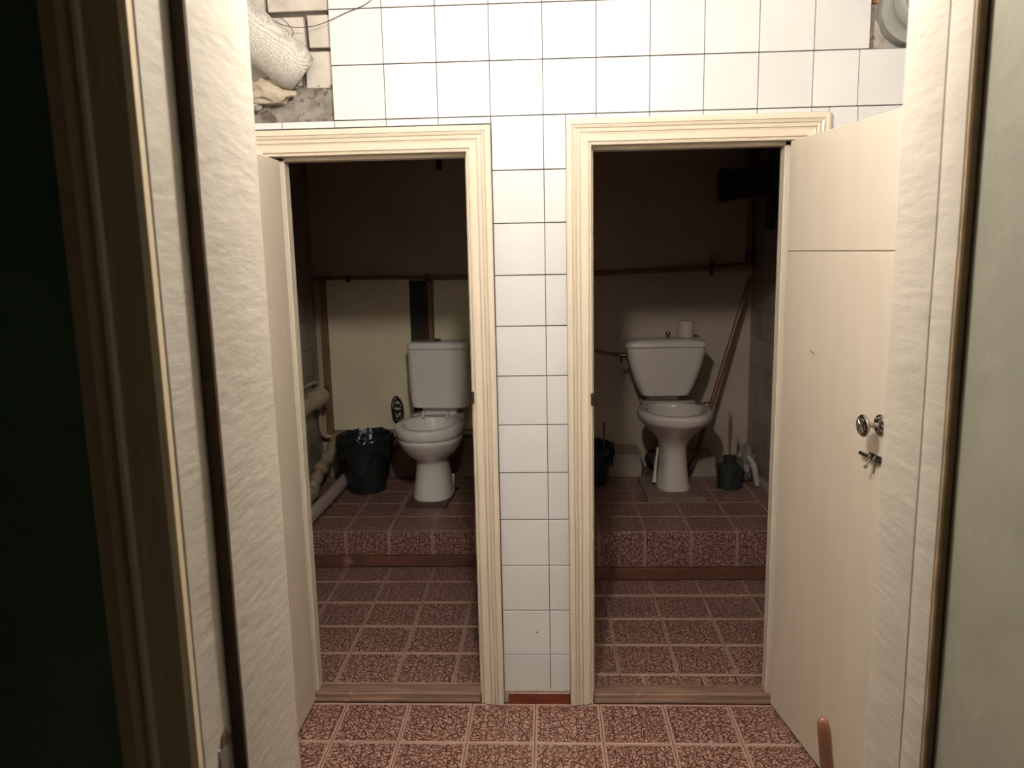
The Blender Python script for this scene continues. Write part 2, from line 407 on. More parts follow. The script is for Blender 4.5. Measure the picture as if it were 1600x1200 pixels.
# hole upper right
for x0, x1, z0, z1 in ((1.0, 1.24, 2.302, 2.37), (.992, 1.10, 2.385, 2.45), (1.11, 1.29, 2.385, 2.45), (1.0, 1.24, 2.465, 2.53), (1.0, 1.24, 2.545, 2.61)):
    brick(x0, x1, z0, z1, BRICKR, 2.615)
b = MB(); b.box(.989, 1.29, 2.612, 2.655, 2.165, 2.30)
bmesh.ops.subdivide_edges(b.b, edges=b.b.edges[:], cuts=8, use_grid_fill=True)
for v in b.b.verts:
    if v.co.y < 2.64: v.co.y += noise.noise(v.co*30)*.012
b.build('mortar_bed', CONC, wall, smooth=True, ang=60)

# outer walls of the rooms
def boxes(name, L, m, label, cat='wall'):
    b = MB()
    for q in L: b.box(*q)
    return tag(b.build(name, m), label, cat, kind='structure')
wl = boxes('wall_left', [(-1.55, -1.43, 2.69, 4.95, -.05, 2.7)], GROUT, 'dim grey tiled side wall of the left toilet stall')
wlv = boxes('wall_vestibule_left', [(-1.40, -1.30, 1.0, 2.583, -.05, 2.7)], PLASTER, 'hidden left side wall of the lit washroom')
wrv = boxes('wall_vestibule_right', [(1.29, 1.39, 1.0, 2.60, -.05, 2.7)], PLASTER, 'hidden right side wall of the lit washroom')
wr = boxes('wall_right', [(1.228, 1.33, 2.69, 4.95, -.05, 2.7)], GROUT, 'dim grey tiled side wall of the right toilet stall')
wd = boxes('wall_divider', [(-.12, -.02, 2.69, 4.95, -.05, 2.7)], BACKW, 'plastered wall dividing the two toilet stalls')
wb = boxes('wall_back', [(-1.5, 1.3, 4.82, 4.95, -.05, 2.7)], BACKW, 'brown cream plastered back wall of both toilet stalls')
for k in range(14):
    z0, z1 = .20+k*.165, .365+k*.165
    if z1 > 2.7: break
    for i in range(13):
        y0 = 2.70+i*.165; y1 = min(y0+.165, 4.81)
        if y0 < 3.5: continue      # only the rear of the side walls shows through the doorways
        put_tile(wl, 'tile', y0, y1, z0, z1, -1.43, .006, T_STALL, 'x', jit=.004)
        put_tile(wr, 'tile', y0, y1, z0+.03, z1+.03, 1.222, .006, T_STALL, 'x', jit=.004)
# entrance wall and corridor round the camera
ew = MB()
ew.box(-1.6, -.398, .742, .975, -.05, 2.7).box(.470, 1.39, .87, .975, -.05, 2.7).box(-.398, .470, .742, .975, 2.24, 2.7)
ew = ew.build('wall_entrance', [PLASTER, GREEN])
for p in ew.data.polygons:
    if p.normal.y < -.5: p.material_index = 1
tag(ew, 'dark green painted corridor wall left of the near door frame', 'wall', kind='structure')
boxes('wall_corridor_right', [(.437, .56, -1.2, .8485, -.05, 2.7)], PALEGREEN, 'pale grey green plaster wall close at the right edge')
boxes('wall_corridor_left', [(-1.7, -1.6, -1.2, .742, -.05, 2.7)], PALEGREEN, 'dark corridor side wall behind the camera')
boxes('wall_corridor_rear', [(-1.7, .6, -1.3, -1.2, -.05, 2.7)], PALEGREEN, 'dark corridor end wall behind the camera')

# ---------------------------------------------------------------- podiums
def podium(name, x0, x1, y0, y1, h, strip, xj, pitch, joint_rows, label):
    p = MB().box(x0, x1, y0+.010, y1, -.003, h-.006).build(name, GROUT_F); tag(p, label, 'podium', kind='structure')
    k = math.floor((x0-xj)/pitch)
    while xj+k*pitch < x1:
        a, c = max(xj+k*pitch, x0), min(xj+(k+1)*pitch, x1); cx = xj+(k+.5)*pitch
        if c-a > .01:
            put_tile(p, 'tile', a, c, strip+.002, h, y0, .010, FTV, 'y', centre=(cx, (strip+h)/2), jit=.001)
            for (ya, yb) in joint_rows:
                put_tile(p, 'tile', a, c, ya, yb, h, .006, FT, 'z', centre=(cx, ya+pitch/2), jit=.0012)
        k += 1
    MB().box(x0, x1, y0-.008, y0+.012, .0005, strip, .002).build('plinth', DARKSTRIP, p)
    return p
podium('podium', -1.428, -.122, 3.808, 4.818, .187, .057, -.82, .2225, [(3.808, 4.03), (4.03, 4.255), (4.255, 4.48), (4.48, 4.70), (4.70, 4.81)],
       'low tiled step under the left toilet')
podium('podium', -.018, 1.221, 3.639, 4.818, .240, .060, .674, .2190, [(3.639, 3.86), (3.86, 4.08), (4.08, 4.30), (4.30, 4.52), (4.52, 4.74)],
       'higher tiled step under the right toilet')

# ---------------------------------------------------------------- doorway trims, frames, thresholds
PROF = [(0, 0), (0, .011), (.005, .013), (.0065, .006), (.0095, .006), (.011, .014), (.030, .017), (.033, .0185), (.0345, .0130), (.0365, .0130), (.038, .019),
        (.046, .021), (.0475, .0150), (.0495, .0150), (.051, .021), (.057, .024), (.0585, .0185), (.060, .0185), (.0615, .024), (.072, .025), (.078, .021), (.078, 0)]
def casing(parent, x0, x1, zh, z0s, ends, tops, yface=Y0):
    def piece(a, b_, name, m):
        bb = MB()
        ra = [a(d, h) for d, h in PROF]; rb = [b_(d, h) for d, h in PROF]
        segs = 26
        rings = []
        for k in range(segs+1):
            t = k/segs; ring = []
            for p, q in zip(ra, rb):
                v = Vector(p).lerp(Vector(q), t)
                w = noise.noise(v*3.1+Vector((x0*7, 0, 0)))*.0012
                ring.append(v+Vector((w, w*.4, w)))
            rings.append(ring)
        bb.loft(rings); return bb.build(name, m, parent)
    if 'l' in ends: piece(lambda d, h: (x0-d, yface-h, z0s), lambda d, h: (x0-d, yface-h, zh+d), 'casing', CREAM_TRIM)
    if 'r' in ends: piece(lambda d, h: (x1+d, yface-h, z0s), lambda d, h: (x1+d, yface-h, zh+d), 'casing', CREAM_TRIM)
    piece(lambda d, h: (x0-d, yface-h, zh+d), lambda d, h: (x1+d, yface-h, zh+d), 'casing', CREAM_H)

def doorframe(parent, x0, x1, zh, ls, rs, hs):
    # rebated frame: outer rebate then a stop standing proud on each side
    for side in (0, 1):
        b = MB()
        if side == 0: b.box(x0-.028, x0, 2.577, 2.655, 0.002, zh+.028).box(x0-.001, x0+ls, 2.605, 2.655, .002, zh, .002)
        else: b.box(x1, x1+.028, 2.577, 2.655, .002, zh+.028).box(x1-rs, x1+.001, 2.605, 2.655, .002, zh, .002)
        b.build('frame_post', CREAM, parent)
    b = MB().box(x0, x1, 2.577, 2.655, zh, zh+.028).box(x0+.001, x1-.001, 2.605, 2.655, zh-hs, zh+.001, .002)
    b.build('frame_head', CREAM_H, parent)

t1 = empty('trim_1', (LX0, Y0, 0), 'cream moulded door frame round the left toilet doorway', 'door frame', kind='structure')
casing(t1, LX0, LX1, HEAD, .004, 'lr', True); doorframe(t1, LX0, LX1, HEAD, .042, .008, .012)
t2 = empty('trim_2', (RX0, Y0, 0), 'cream moulded door frame round the right toilet doorway', 'door frame', kind='structure')
casing(t2, RX0, RX1, HEAD+.010, .004, 'lr', True); doorframe(t2, RX0, RX1, HEAD+.010, .008, .044, .012)
for t, x0, x1 in ((t1, LX0, LX1), (t2, RX0, RX1)):
    b = MB().box(x0+.001, x1-.001, 2.590, 2.655, .001, .026, .006, 3)
    bmesh.ops.subdivide_edges(b.b, edges=[e for e in b.b.edges if abs(e.verts[0].co.x-e.verts[1].co.x) > .3], cuts=16)
    for v in b.b.verts: v.co.z += noise.noise(v.co*Vector((6, 30, 1)).length*.02+v.co*5)*.003
    b.build('threshold', THRESH, t, smooth=True)
    MB().box(x0+.006, x1-.006, 2.572, 2.592, .001, .012, .004, 2).build('threshold_strip', THRESH, t)
# latch keepers
MB().box(LX1-.006, LX1+.004, 2.556, 2.574, 1.085, 1.125, .001).box(LX1-.007, LX1+.002, 2.560, 2.570, 1.098, 1.112).build('strike_plate', DARKMETAL, t1)
MB().box(RX0-.004, RX0+.006, 2.556, 2.574, 1.075, 1.115, .001).box(RX0-.002, RX0+.007, 2.560, 2.570, 1.088, 1.102).build('strike_plate', DARKMETAL, t2)

# near entrance frame (trim_3)
t3 = empty('trim_3', (0, .742, 0), 'near cream entrance frame that the view looks through', 'door frame', kind='structure')
def wavy(b, amp=.0012):
    bmesh.ops.subdivide_edges(b.b, edges=[e for e in b.b.edges if abs(e.verts[0].co.z-e.verts[1].co.z) > .5], cuts=40)
    for v in b.b.verts:
        v.co.x += noise.noise(Vector((v.co.x*2, v.co.y*2, v.co.z*6)))*amp; v.co.y += noise.noise(Vector((v.co.x*2, 9, v.co.z*5)))*amp
    return b
# left post: main jamb, rebate, dark stop face
wavy(MB().box(-.400, -.356, .826, 1.0, .002, 2.20, .004, 2)).build('jamb', BRUSH, t3, smooth=True)
wavy(MB().box(-.400, -.3725, .752, .828, .002, 2.215, .002)).build('rebate', BRUSH, t3, smooth=True)
wavy(MB().box(-.371, -.3575, .8235, .8265, .002, 2.20)).build('stop_edge', RAW_AND_SHADE, t3)  # dark sheet on the stop step: its shade put into the colour
# right post in two boards with a crack between
wavy(MB().box(.425, .480, .8995, 1.0, .002, 2.20, .0025, 2)).build('jamb', BRUSH, t3, smooth=True)
wavy(MB().box(.425, .480, .850, .8975, .002, 2.20, .003, 2)).build('jamb', BRUSH, t3, smooth=True)
wavy(MB().box(.4262, .4370, .843, .8515, .002, 2.20, .002)).build('stop_edge', mat('tan_chipped_edge', (.33, .22, .12), .6, var=.4, vscale=30, dirt=(.12, .07, .04), dscale=30, dthr=.66), t3)
MB().box(-.40, .47, .826, 1.0, 2.20, 2.24, .003).build('frame_head', BRUSH, t3)
# left casing facing the corridor: moulded board
P3 = [(0, 0), (0, .010), (.006, .014), (.040, .014), (.0425, .018), (.046, .019), (.048, .012), (.052, .012), (.055, .017), (.062, .018), (.066, .010), (.083, .008), (.083, 0)]
b = MB(); rings = []
for k in range(31):
    z = .002+k*2.23/30; rings.append([Vector((-.373-d+noise.noise(Vector((d*9, 0, z*3)))*.001, .750-h, z)) for d, h in P3])
b.loft(rings).build('casing', mat('corridor_casing_paint', (.60, .49, .33), .4, var=.2, vscale=20, bstretch=(3, 3, .2), bump=.001), t3)  # cream paint of the corridor-side casing
MB().box(-.381, -.3735, .7505, .7515, .002, 2.2).build('crack', RAW_AND_SHADE, t3)
# torn latch pocket on the left rebate
b = MB().box(-.3735, -.3712, .785, .822, .93, 1.040, .0008)
b.build('strike_plate', mat('dull_latch_metal', (.30, .27, .25), .45, metal=.6, var=.4, vscale=40), t3)
def torn(pts, x=-.3708):
    b = MB(); b.loft([[Vector((x-.003, p[0], p[1])) for p in pts], [Vector((x, p[0]+.0004, p[1])) for p in pts]]); return b.build('torn_hole', RAW_AND_SHADE, t3)
torn([(.768, .955), (.778, .962), (.782, .985), (.790, 1.010), (.786, 1.030), (.779, 1.018), (.772, 1.004), (.770, .980)])
torn([(.789, 1.038), (.800, 1.040), (.808, 1.032), (.813, 1.040), (.806, 1.056), (.796, 1.052)])

# ---------------------------------------------------------------- door leaves
def leaf(name, label, pivot, ang, width, hgt, thick_side, seam):
    """ang: direction of the leaf from its hinge; local +x runs along the leaf, local y is thickness"""
    root = empty(name, pivot, label, 'door', kind='structure'); root.rotation_euler.z = ang
    y0, y1 = (0, .038) if thick_side > 0 else (-.038, 0)
    segs = [(0.0, seam-.001), (seam+.001, hgt)] if seam else [(0, hgt)]
    for z0, z1 in segs:
        MB().box(.003, width, y0, y1, z0, z1, .002).build('panel', CREAM, root, local=True)
    if seam: MB().box(.006, width-.003, y0+.003, y1-.003, seam-.004, seam+.004).build('seam', RAW_AND_SHADE, root, local=True)
    return root
d1 = leaf('door_1', 'cream door leaf of the left toilet, swung open toward the viewer', (-.845, 2.568, .012), -PI/2, .60, 1.868, -1, None)
d2 = leaf('door_2', 'cream door leaf of the right toilet, open, with ornate knob', (.757, 2.566, .010), -PI/2+.151, .645, 1.888, 1, 1.553)
# knob and lock, local frame: +x along leaf, -y toward the doorway
def lk(b, name, m, parent=d2, **k): return b.build(name, m, parent, local=True, **k)
kx, kz = .573, 1.118
RY = Matrix.Rotation(PI/2, 4, 'X')      # local z -> -y
b = MB().lathe([(.027, 0), (.027, .003), (.024, .006), (.017, .007), (.012, .010)], (kx, 0, kz), 28, RY)
rose = lk(b, 'rosette', CHROME, smooth=True)
for k in range(8):
    a = k*PI/4; b = MB().lathe([(.001, .004), (.0045, .006), (.003, .0095), (.0005, .0105)], (kx+.018*math.cos(a), 0, kz+.018*math.sin(a)), 8, RY)
    lk(b, 'petal', CHROME, rose, smooth=True)
knob = lk(MB().lathe([(.009, .006), (.007, .014), (.0065, .034), (.010, .038), (.014, .042), (.026, .044), (.0285, .047), (.0285, .050), (.026, .0525), (.022, .051)], (kx, 0, kz), 32, RY), 'knob', CHROME, smooth=True)
for k in range(6):
    a = k*PI/3
    P = [(kx+r*math.cos(a+da), -.052-h, kz+r*math.sin(a+da)) for r, da, h in ((.003, 0, .001), (.010, .35, .003), (.019, .25, .002), (.021, -.25, .002), (.010, -.3, .003), (.003, 0, .001))]
    lk(MB().tube(P, .0016, 6), 'knob_scroll', CHROME, knob, smooth=True)
lk(MB().lathe([(.005, .051), (.005, .054), (.002, .056)], (kx, 0, kz), 12, RY), 'knob_boss', CHROME, knob, smooth=True)
bx = .558; bz = 1.028
bolt = lk(MB().box(bx-.026, bx+.030, -.005, 0, bz-.009, bz+.009, .001), 'bolt_plate', DARKMETAL)
lk(MB().tube([(bx-.056, -.011, bz), (bx+.030, -.011, bz)], .0048, 10), 'bolt_rod', DARKMETAL, smooth=True)
lk(MB().tube([(bx-.006, -.010, bz-.009), (bx-.006, -.016, bz), (bx-.006, -.010, bz+.009)], .003, 8).tube([(bx+.016, -.010, bz-.009), (bx+.016, -.016, bz), (bx+.016, -.010, bz+.009)], .003, 8), 'bolt_loop', CHROME, smooth=True)
lk(MB().tube([(bx, -.012, bz), (bx-.002, -.024, bz-.020)], .0022, 8).lathe([(.001, -.005), (.0045, -.003), (.0055, 0), (.0045, .003), (.001, .005)], (bx-.002, -.025, bz-.023), 12), 'bolt_knob', CHROME, smooth=True)
lk(MB().tube([(bx+.005, -.004, bz-.010), (bx+.002, -.006, bz-.042)], .0015, 6), 'bolt_pin', DARKMETAL)
sc_ = lk(MB().tube([(.185, -.0003, 1.262), (.200, -.0006, 1.256), (.214, -.0003, 1.250)], [.0006, .0014, .0005], 6), 'scratch', RAW_AND_SHADE); sc_['label'] = 'small dark scratch in the paint'
# hinges on the leaves
for d, s in ((d1, -1), (d2, 1)):
    for z in (.25, 1.60):
        lk(MB().tube([(-.004, s*.030, z), (-.004, s*.030, z+.09)], .007, 10), 'hinge', CREAM, d, smooth=True)

# ---------------------------------------------------------------- lamp that lights the washroom (just above the view)
lamp = empty('pendant_lamp', LAMP, 'bare bulb hanging in the washroom just above the view', 'lamp')
EM = bpy.data.materials.new('bulb_glow'); EM.use_nodes = True
p = EM.node_tree.nodes['Principled BSDF']; p.inputs['Base Color'].default_value = (.8, .8, .8, 1)
p.inputs['Emission Color'].default_value = (*LAMP_COL, 1); p.inputs['Emission Strength'].default_value = LAMP_STRENGTH
x, y, z = LAMP
MB().lathe([(.012, .055), (.018, .045), (.036, .022), (.042, 0), (.036, -.022), (.020, -.037), (.004, -.042)], LAMP, 24).build('bulb', EM, lamp, smooth=True)
MB().lathe([(.016, .052), (.018, .056), (.018, .095), (.008, .105)], LAMP, 20).build('socket', BLACKPL, lamp, smooth=True)
MB().tube([(x, y, z+.10), (x, y, 2.699)], .003, 8).build('cord', DARKPOLY, lamp)

# ---------------------------------------------------------------- toilets
def oval(cy, z, a, bf, bb, cx=0, n=48, p=2.0, pb=None):
    r = []
    for k in range(n):
        t = 2*PI*k/n; c, s = math.cos(t), math.sin(t); e = 2/(pb if (pb and s > 0) else p)
        X = a*math.copysign(abs(c)**e, c); Y = (bb if s > 0 else bf)*math.copysign(abs(s)**e, s)
        r.append(Vector((cx+X, cy+Y, z)))
    return r
def rrect(cx, cy, z, hw, hd, rad, n=8):
    r = []
    for qx, qy, a0 in ((1, 1, 0), (-1, 1, PI/2), (-1, -1, PI), (1, -1, 3*PI/2)):
        for k in range(n+1):
            a = a0+PI/2*k/n; r.append(Vector((cx+qx*(hw-rad)+rad*math.cos(a), cy+qy*(hd-rad)+rad*math.sin(a), z)))
    return r
def toilet_left(loc, rz):
    t = empty('toilet', loc, 'white toilet with square boxy cistern in the left stall', 'toilet', group=None, rz=rz)
    b = MB()
    b.loft([oval(.045, 0, .112, .150, .16, p=2.4), oval(.045, .012, .113, .151, .16, p=2.4), oval(.045, .05, .107, .146, .15, p=2.4), oval(.045, .13, .096, .138, .15, p=2.3),
            oval(.040, .205, .089, .130, .16, p=2.2), oval(.035, .222, .092, .138, .17), oval(.030, .243, .116, .165, .19), oval(.02, .272, .145, .192, .21),
            oval(.01, .305, .166, .213, .23), oval(.005, .335, .178, .228, .24), oval(0, .360, .184, .238, .25), oval(0, .366, .181, .235, .25), oval(0, .371, .187, .243, .252),
            oval(0, .395, .192, .250, .255), oval(0, .420, .193, .252, .256), oval(0, .429, .189, .248, .252), oval(0, .432, .178, .238, .242), oval(0, .4325, .150, .205, .19),
            oval(0, .428, .140, .193, .175), oval(0, .415, .136, .188, .170), oval(0, .36, .126, .172, .155), oval(.01, .30, .105, .140, .13), oval(.03, .255, .065, .08, .08), oval(.03, .24, .03, .04, .04)])
    b.build('bowl', PORC, t, smooth=True, ang=80, local=True)
    b = MB().loft([rrect(0, .255, .25, .055, .05, .03), rrect(0, .265, .33, .10, .07, .04), rrect(0, .27, .40, .15, .085, .05), rrect(0, .27, .428, .155, .09, .05), rrect(0, .27, .433, .145, .08, .045)])
    b.build('deck', PORC, t, smooth=True, ang=60, local=True)
    MB().loft([rrect(.01, .28, .43, .10, .05, .02), rrect(.01, .28, .482, .11, .05, .02)]).build('cistern_foot', PORC, t, smooth=True, local=True)
    cx, cy = .022, .235
    b = MB().loft([rrect(cx, cy, .480, .150, .070, .04), rrect(cx, cy, .486, .162, .082, .045), rrect(cx, cy, .55, .172, .088, .045), rrect(cx, cy, .70, .176, .090, .042), rrect(cx, cy, .826, .177, .091, .042)])
    c = b.build('cistern', PORC, t, smooth=True, ang=50, local=True)
    b = MB().loft([rrect(cx, cy, .829, .176, .090, .04), rrect(cx, cy, .830, .181, .095, .045), rrect(cx, cy, .852, .181, .095, .045), rrect(cx, cy, .862, .176, .090, .045), rrect(cx, cy, .866, .160, .075, .04)])
    b.build('cistern_lid', PORC, t, smooth=True, ang=50, local=True)
    lid = [c_ for c_ in bpy.data.objects if c_.parent == t and c_.name.startswith('cistern_lid')][0]
    MB().lathe([(.024, .864), (.024, .869), (.018, .871), (.018, .876), (.013, .879)], (cx-.01, cy-.0, 0), 24).build('flush_button', CHROME, lid, smooth=True, local=True)
    for sx in (-.065, .075):
        MB().box(sx-.008, sx+.008, .12, .155, .432, .468, .003, 2).build('seat_hinge', PLASTIC_W, t, smooth=True, local=True)
    MB().tube([(-.06, .137, .452), (.07, .137, .452)], .005, 10).build('hinge_bar', PLASTIC_W, t, smooth=True, local=True)
    MB().tube([(.085, .20, .07), (.095, .12, .045), (.108, .06, .012)], [.010, .010, .007], 10).build('floor_bolt', PORC, t, smooth=True, local=True)
    return t
def toilet_right(loc, rz):
    t = empty('toilet', loc, 'old white toilet with tapered cistern and paper roll on it, right stall', 'toilet', rz=rz)
    b = MB()
    S = [oval(.05, 0, .094, .150, .17, p=2.8), oval(.05, .014, .095, .151, .17, p=2.8), oval(.05, .04, .084, .138, .16, p=2.8), oval(.05, .12, .076, .125, .15, p=2.7), oval(.05, .20, .073, .118, .15, p=2.6),
         oval(.045, .245, .078, .125, .16, p=2.4), oval(.035, .285, .098, .150, .18, p=2.2), oval(.02, .325, .132, .188, .21), oval(.01, .360, .168, .222, .235), oval(.005, .378, .186, .238, .245), oval(0, .388, .192, .244, .25),
         oval(0, .392, .196, .248, .252), oval(0, .412, .203, .254, .256), oval(0, .430, .203, .254, .256), oval(0, .440, .198, .249, .252), oval(0, .4435, .185, .238, .24), oval(0, .443, .158, .208, .18),
         oval(0, .437, .148, .196, .168), oval(0, .42, .143, .190, .165), oval(0, .365, .130, .172, .155), oval(.01, .31, .105, .14, .13), oval(.03, .265, .065, .08, .08), oval(.03, .25, .03, .04, .04)]
    b.loft(S).build('bowl', PORC2, t, smooth=True, ang=80, local=True)
    b = MB().loft([rrect(0, .255, .27, .05, .05, .03), rrect(0, .265, .35, .10, .07, .04), rrect(0, .265, .415, .15, .085, .05), rrect(0, .265, .440, .155, .09, .05), rrect(0, .265, .446, .145, .08, .045)])
    b.build('deck', PORC2, t, smooth=True, ang=60, local=True)
    MB().loft([rrect(-.03, .27, .44, .09, .045, .02), rrect(-.03, .27, .515, .10, .05, .02)]).build('cistern_foot', PORC2, t, smooth=True, local=True)
    cx, cy = -.030, .19
    b = MB()
    R = []
    for z, hw, hd in ((.488, .118, .060), (.493, .135, .072), (.535, .155, .080), (.60, .180, .086), (.66, .200, .090), (.72, .214, .093), (.765, .222, .095)):
        R.append(rrect(cx, cy, z, hw, hd, .045))
    b.loft(R).build('cistern', PORC2, t, smooth=True, ang=50, local=True)
    MB().loft([rrect(cx, cy, .768, .222, .095, .045), rrect(cx, cy, .769, .229, .100, .05), rrect(cx, cy, .785, .230, .101, .05), rrect(cx, cy, .797, .218, .094, .05), rrect(cx, cy, .807, .185, .08, .05), rrect(cx, cy, .812, .12, .05, .04)]).build('cistern_lid', PORC2, t, smooth=True, ang=60, local=True)
    lid = [c_ for c_ in bpy.data.objects if c_.parent == t and c_.name.startswith('cistern_lid')][0]
    MB().lathe([(.010, .810), (.010, .818), (.007, .822), (.013, .828), (.0145, .838), (.011, .846), (.003, .849)], (cx+.018, cy, 0), 20).build('flush_knob', CHROME, lid, smooth=True, local=True)
    # side ribs of the foot and bolt
    MB().tube([(-.075, .10, .20), (-.092, .05, .12), (-.105, .02, .02)], [.004, .008, .011], 10).build('side_rib', PORC2, t, smooth=True, local=True)
    MB().tube([(.14, .10, .444), (.19, .11, .452), (.225, .12, .450)], [.006, .005, .003], 8).build('seat_wire', CHROME, t, smooth=True, local=True)
    return t
tl = toilet_left((-.668, 4.33, .205), -.07)
tr = toilet_right((.690, 4.275, .268), 0)

def slab(name, x0, x1, y0, y1, z0, z1, m, label, rot=0):
    b = MB().box(x0, x1, y0, y1, z0, z1, .003, 1)
    bmesh.ops.subdivide_edges(b.b, edges=b.b.edges[:], cuts=4, use_grid_fill=True)
    c = Vector(((x0+x1)/2, (y0+y1)/2, 0))
    for v in b.b.verts:
        w = v.co.copy(); v.co += Vector((noise.noise(w*14)*.012, noise.noise(w*14+Vector((5, 0, 0)))*.012, 0))
        if v.co.z > (z0+z1)/2: v.co.z += min(0, noise.noise(w*20))*.004
        d = v.co-c; cs, sn = math.cos(rot), math.sin(rot); v.co.x, v.co.y = c.x+d.x*cs-d.y*sn, c.y+d.x*sn+d.y*cs
    return tag(b.build(name, m), label, 'slab')
CEM = mat('worn_cement', (.22, .155, .12), .85, var=.35, vscale=12, bump=.004, bscale=30)
slab('mounting_board', -.790, -.555, 4.18, 4.52,   .1872, .2045, mat('dark_foot_board', (.10, .055, .035), .6, var=.5, vscale=14, bump=.002), 'dark wooden board under the foot of the left toilet', -.07)  # mottled dark brown board
slab('mounting_slab', .520, .825, 4.08, 4.49, .2402, .2675, CEM, 'rough cement slab under the foot of the right toilet', .03)

# ---------------------------------------------------------------- left stall furnishing
def thing1(b, name, m, label, cat, group=None, **k): return tag(b.build(name, m, **k), label, cat, group)
pl = thing1(MB().box(-1.345, -.835, 4.795, 4.815, .49, 1.425, .002), 'wall_panel', BOARD, 'tall cream board on the back wall left of the left toilet', 'panel')
pl2 = thing1(MB().box(-.690, -.125, 4.795, 4.815, .49, 1.415, .002), 'wall_panel', BOARD, 'cream board on the back wall behind the left cistern', 'panel')
MB().box(-1.385, -1.347, 4.785, 4.819, .37, 1.430, .002).build('edge_strip', TIMBER, pl)
MB().box(-.722, -.692, 4.780, 4.819, .45, 1.410, .002).build('edge_strip', TIMBER, pl2)
thing1(MB().box(-.833, -.724, 4.800, 4.819, .445, 1.41, .001), 'recess_shade_strip', mat('recess_shade', (.030, .016, .011), .7, var=.4, vscale=12), 'shade-coloured black brown batten strip between the two cream boards', 'recess')  # dark strip painting the shade of the recess between the boards
thing1(MB().box(-1.34, -.125, 4.79, 4.819, .188, .44, .002), 'low_panel', mat('dark_low_board', (.22, .14, .10), .7, var=.4, vscale=8), 'dark low board along the foot of the left back wall', 'panel')  # browner and darker than the boards above it
up_ = empty('water_pipe', (-1.42, 4.78, 1.43), 'thin dark pipe running level above the cream boards, left stall', 'pipe')
MB().tube([(-1.42, 4.775, 1.438), (-.125, 4.775, 1.428)], .011, 12).build('pipe', TIMBER, up_, smooth=True)
for x in (-1.20, -.72): MB().box(x-.008, x+.008, 4.76, 4.819, 1.412, 1.45, .002).build('clip', DARKMETAL, up_)
lp = empty('water_pipe', (-1.41, 4.70, .47), 'cream water pipe bending down the left corner and along the wall behind the bin', 'pipe')
P = catmull([(-1.425, 4.42, .815), (-1.415, 4.62, .82), (-1.405, 4.70, .80), (-1.405, 4.71, .70), (-1.405, 4.72, .54), (-1.395, 4.74, .475), (-1.34, 4.75, .462), (-1.0, 4.75, .465), (-.60, 4.75, .478), (-.125, 4.75, .480)], 6)
MB().tube(P, .013, 12).build('pipe', CREAMPIPE, lp, smooth=True)
for q in ((-1.405, 4.71, .66), (-.9, 4.75, .4665)): MB().tube([(q[0], q[1]+.0, q[2]-.012), (q[0], q[1], q[2]+.012)] if q[0] < -1.2 else [(q[0]-.012, q[1], q[2]), (q[0]+.012, q[1], q[2])], .018, 12).build('coupling', CREAMPIPE, lp, smooth=True)
sp = empty('drain_pipe', (-1.42, 4.25, .70), 'fat cream drain pipe stub poking out of the left side wall', 'pipe')
MB().tube([(-1.425, 4.05, .675), (-1.385, 4.33, .725), (-1.345, 4.52, .755)], .046, 20).build('pipe', CREAMPIPE, sp, smooth=True)
MB().tube([(-1.365, 4.44, .742), (-1.340, 4.545, .762)], .054, 20).build('collar', CREAMPIPE, sp, smooth=True)
MB().tube([(-1.340, 4.545, .770), (-1.325, 4.60, .782)], .022, 14).build('stub', DARKMETAL, sp, smooth=True)
fp = thing1(MB().tube([(-1.262, 3.76, .226), (-1.245, 4.2, .228), (-1.235, 4.62, .232)], .036, 20), 'floor_pipe', PINKPIPE, 'straight pale plastic pipe lying along the left edge of the step', 'pipe', smooth=True)
wp = empty('wrapped_pipe', (-1.33, 4.2, .25), 'crumpled wrapped pipe in the corner left of the bin', 'pipe')
P = catmull([(-1.35, 4.08, .222), (-1.345, 4.20, .255), (-1.34, 4.34, .31), (-1.33, 4.50, .365), (-1.31, 4.66, .42), (-1.32, 4.76, .45)], 6)
MB().tube(P, [.036*(1+.22*math.sin(i*1.7)) for i in range(len(P))], 14, jit=.12).build('wrap', FOIL, wp, smooth=True, ang=180)
MB().tube([P[7]+Vector((0, -.0, 0)), P[9]], .048, 14).build('band', FOIL, wp, smooth=True)
thing1(MB().tube([(-1.21, 4.60, .30), (-1.20, 4.645, .335), (-1.205, 4.69, .345)], [.018, .026, .018], 12), 'pipe_plug', PLASTIC_W, 'small white plastic plug by the pipe end left of the bin', 'plug', smooth=True)
# coil of wire hanging on the board
cz = .62; hk = empty('hanging_coil', (-.93, 4.79, .70), 'dark wire coil hanging on the cream board left of the toilet', 'coil')
def loop(cx, cz, rx, rz, y, tilt, r=.0045, n=28, name='loop'):
    P = [(cx+rx*math.cos(2*PI*k/n)*math.cos(tilt)-rz*math.sin(2*PI*k/n)*math.sin(tilt), y+.004*math.sin(k), cz+rx*math.cos(2*PI*k/n)*math.sin(tilt)+rz*math.sin(2*PI*k/n)*math.cos(tilt)) for k in range(n)]
    return MB().tube(P, r, 7, closed=True).build(name, DARKPOLY, hk, smooth=True)
loop(-.936, .615, .036, .088, 4.783, .06); loop(-.932, .630, .026, .062, 4.775, -.05); loop(-.930, .60, .030, .060, 4.768, .14, .004)
loop(-.935, .665, .018, .024, 4.770, .3, .0035); loop(-.925, .59, .020, .028, 4.762, -.5, .0035); loop(-.94, .575, .018, .035, 4.765, .5, .003)
MB().tube([(-.96, 4.765, .625), (-.93, 4.757, .618), (-.895, 4.765, .628)], .006, 8).build('tie', DARKPOLY, hk, smooth=True)
MB().tube([(-.936, 4.794, .700), (-.936, 4.772, .702), (-.936, 4.768, .712)], .0025, 6).build('hook', DARKMETAL, hk)
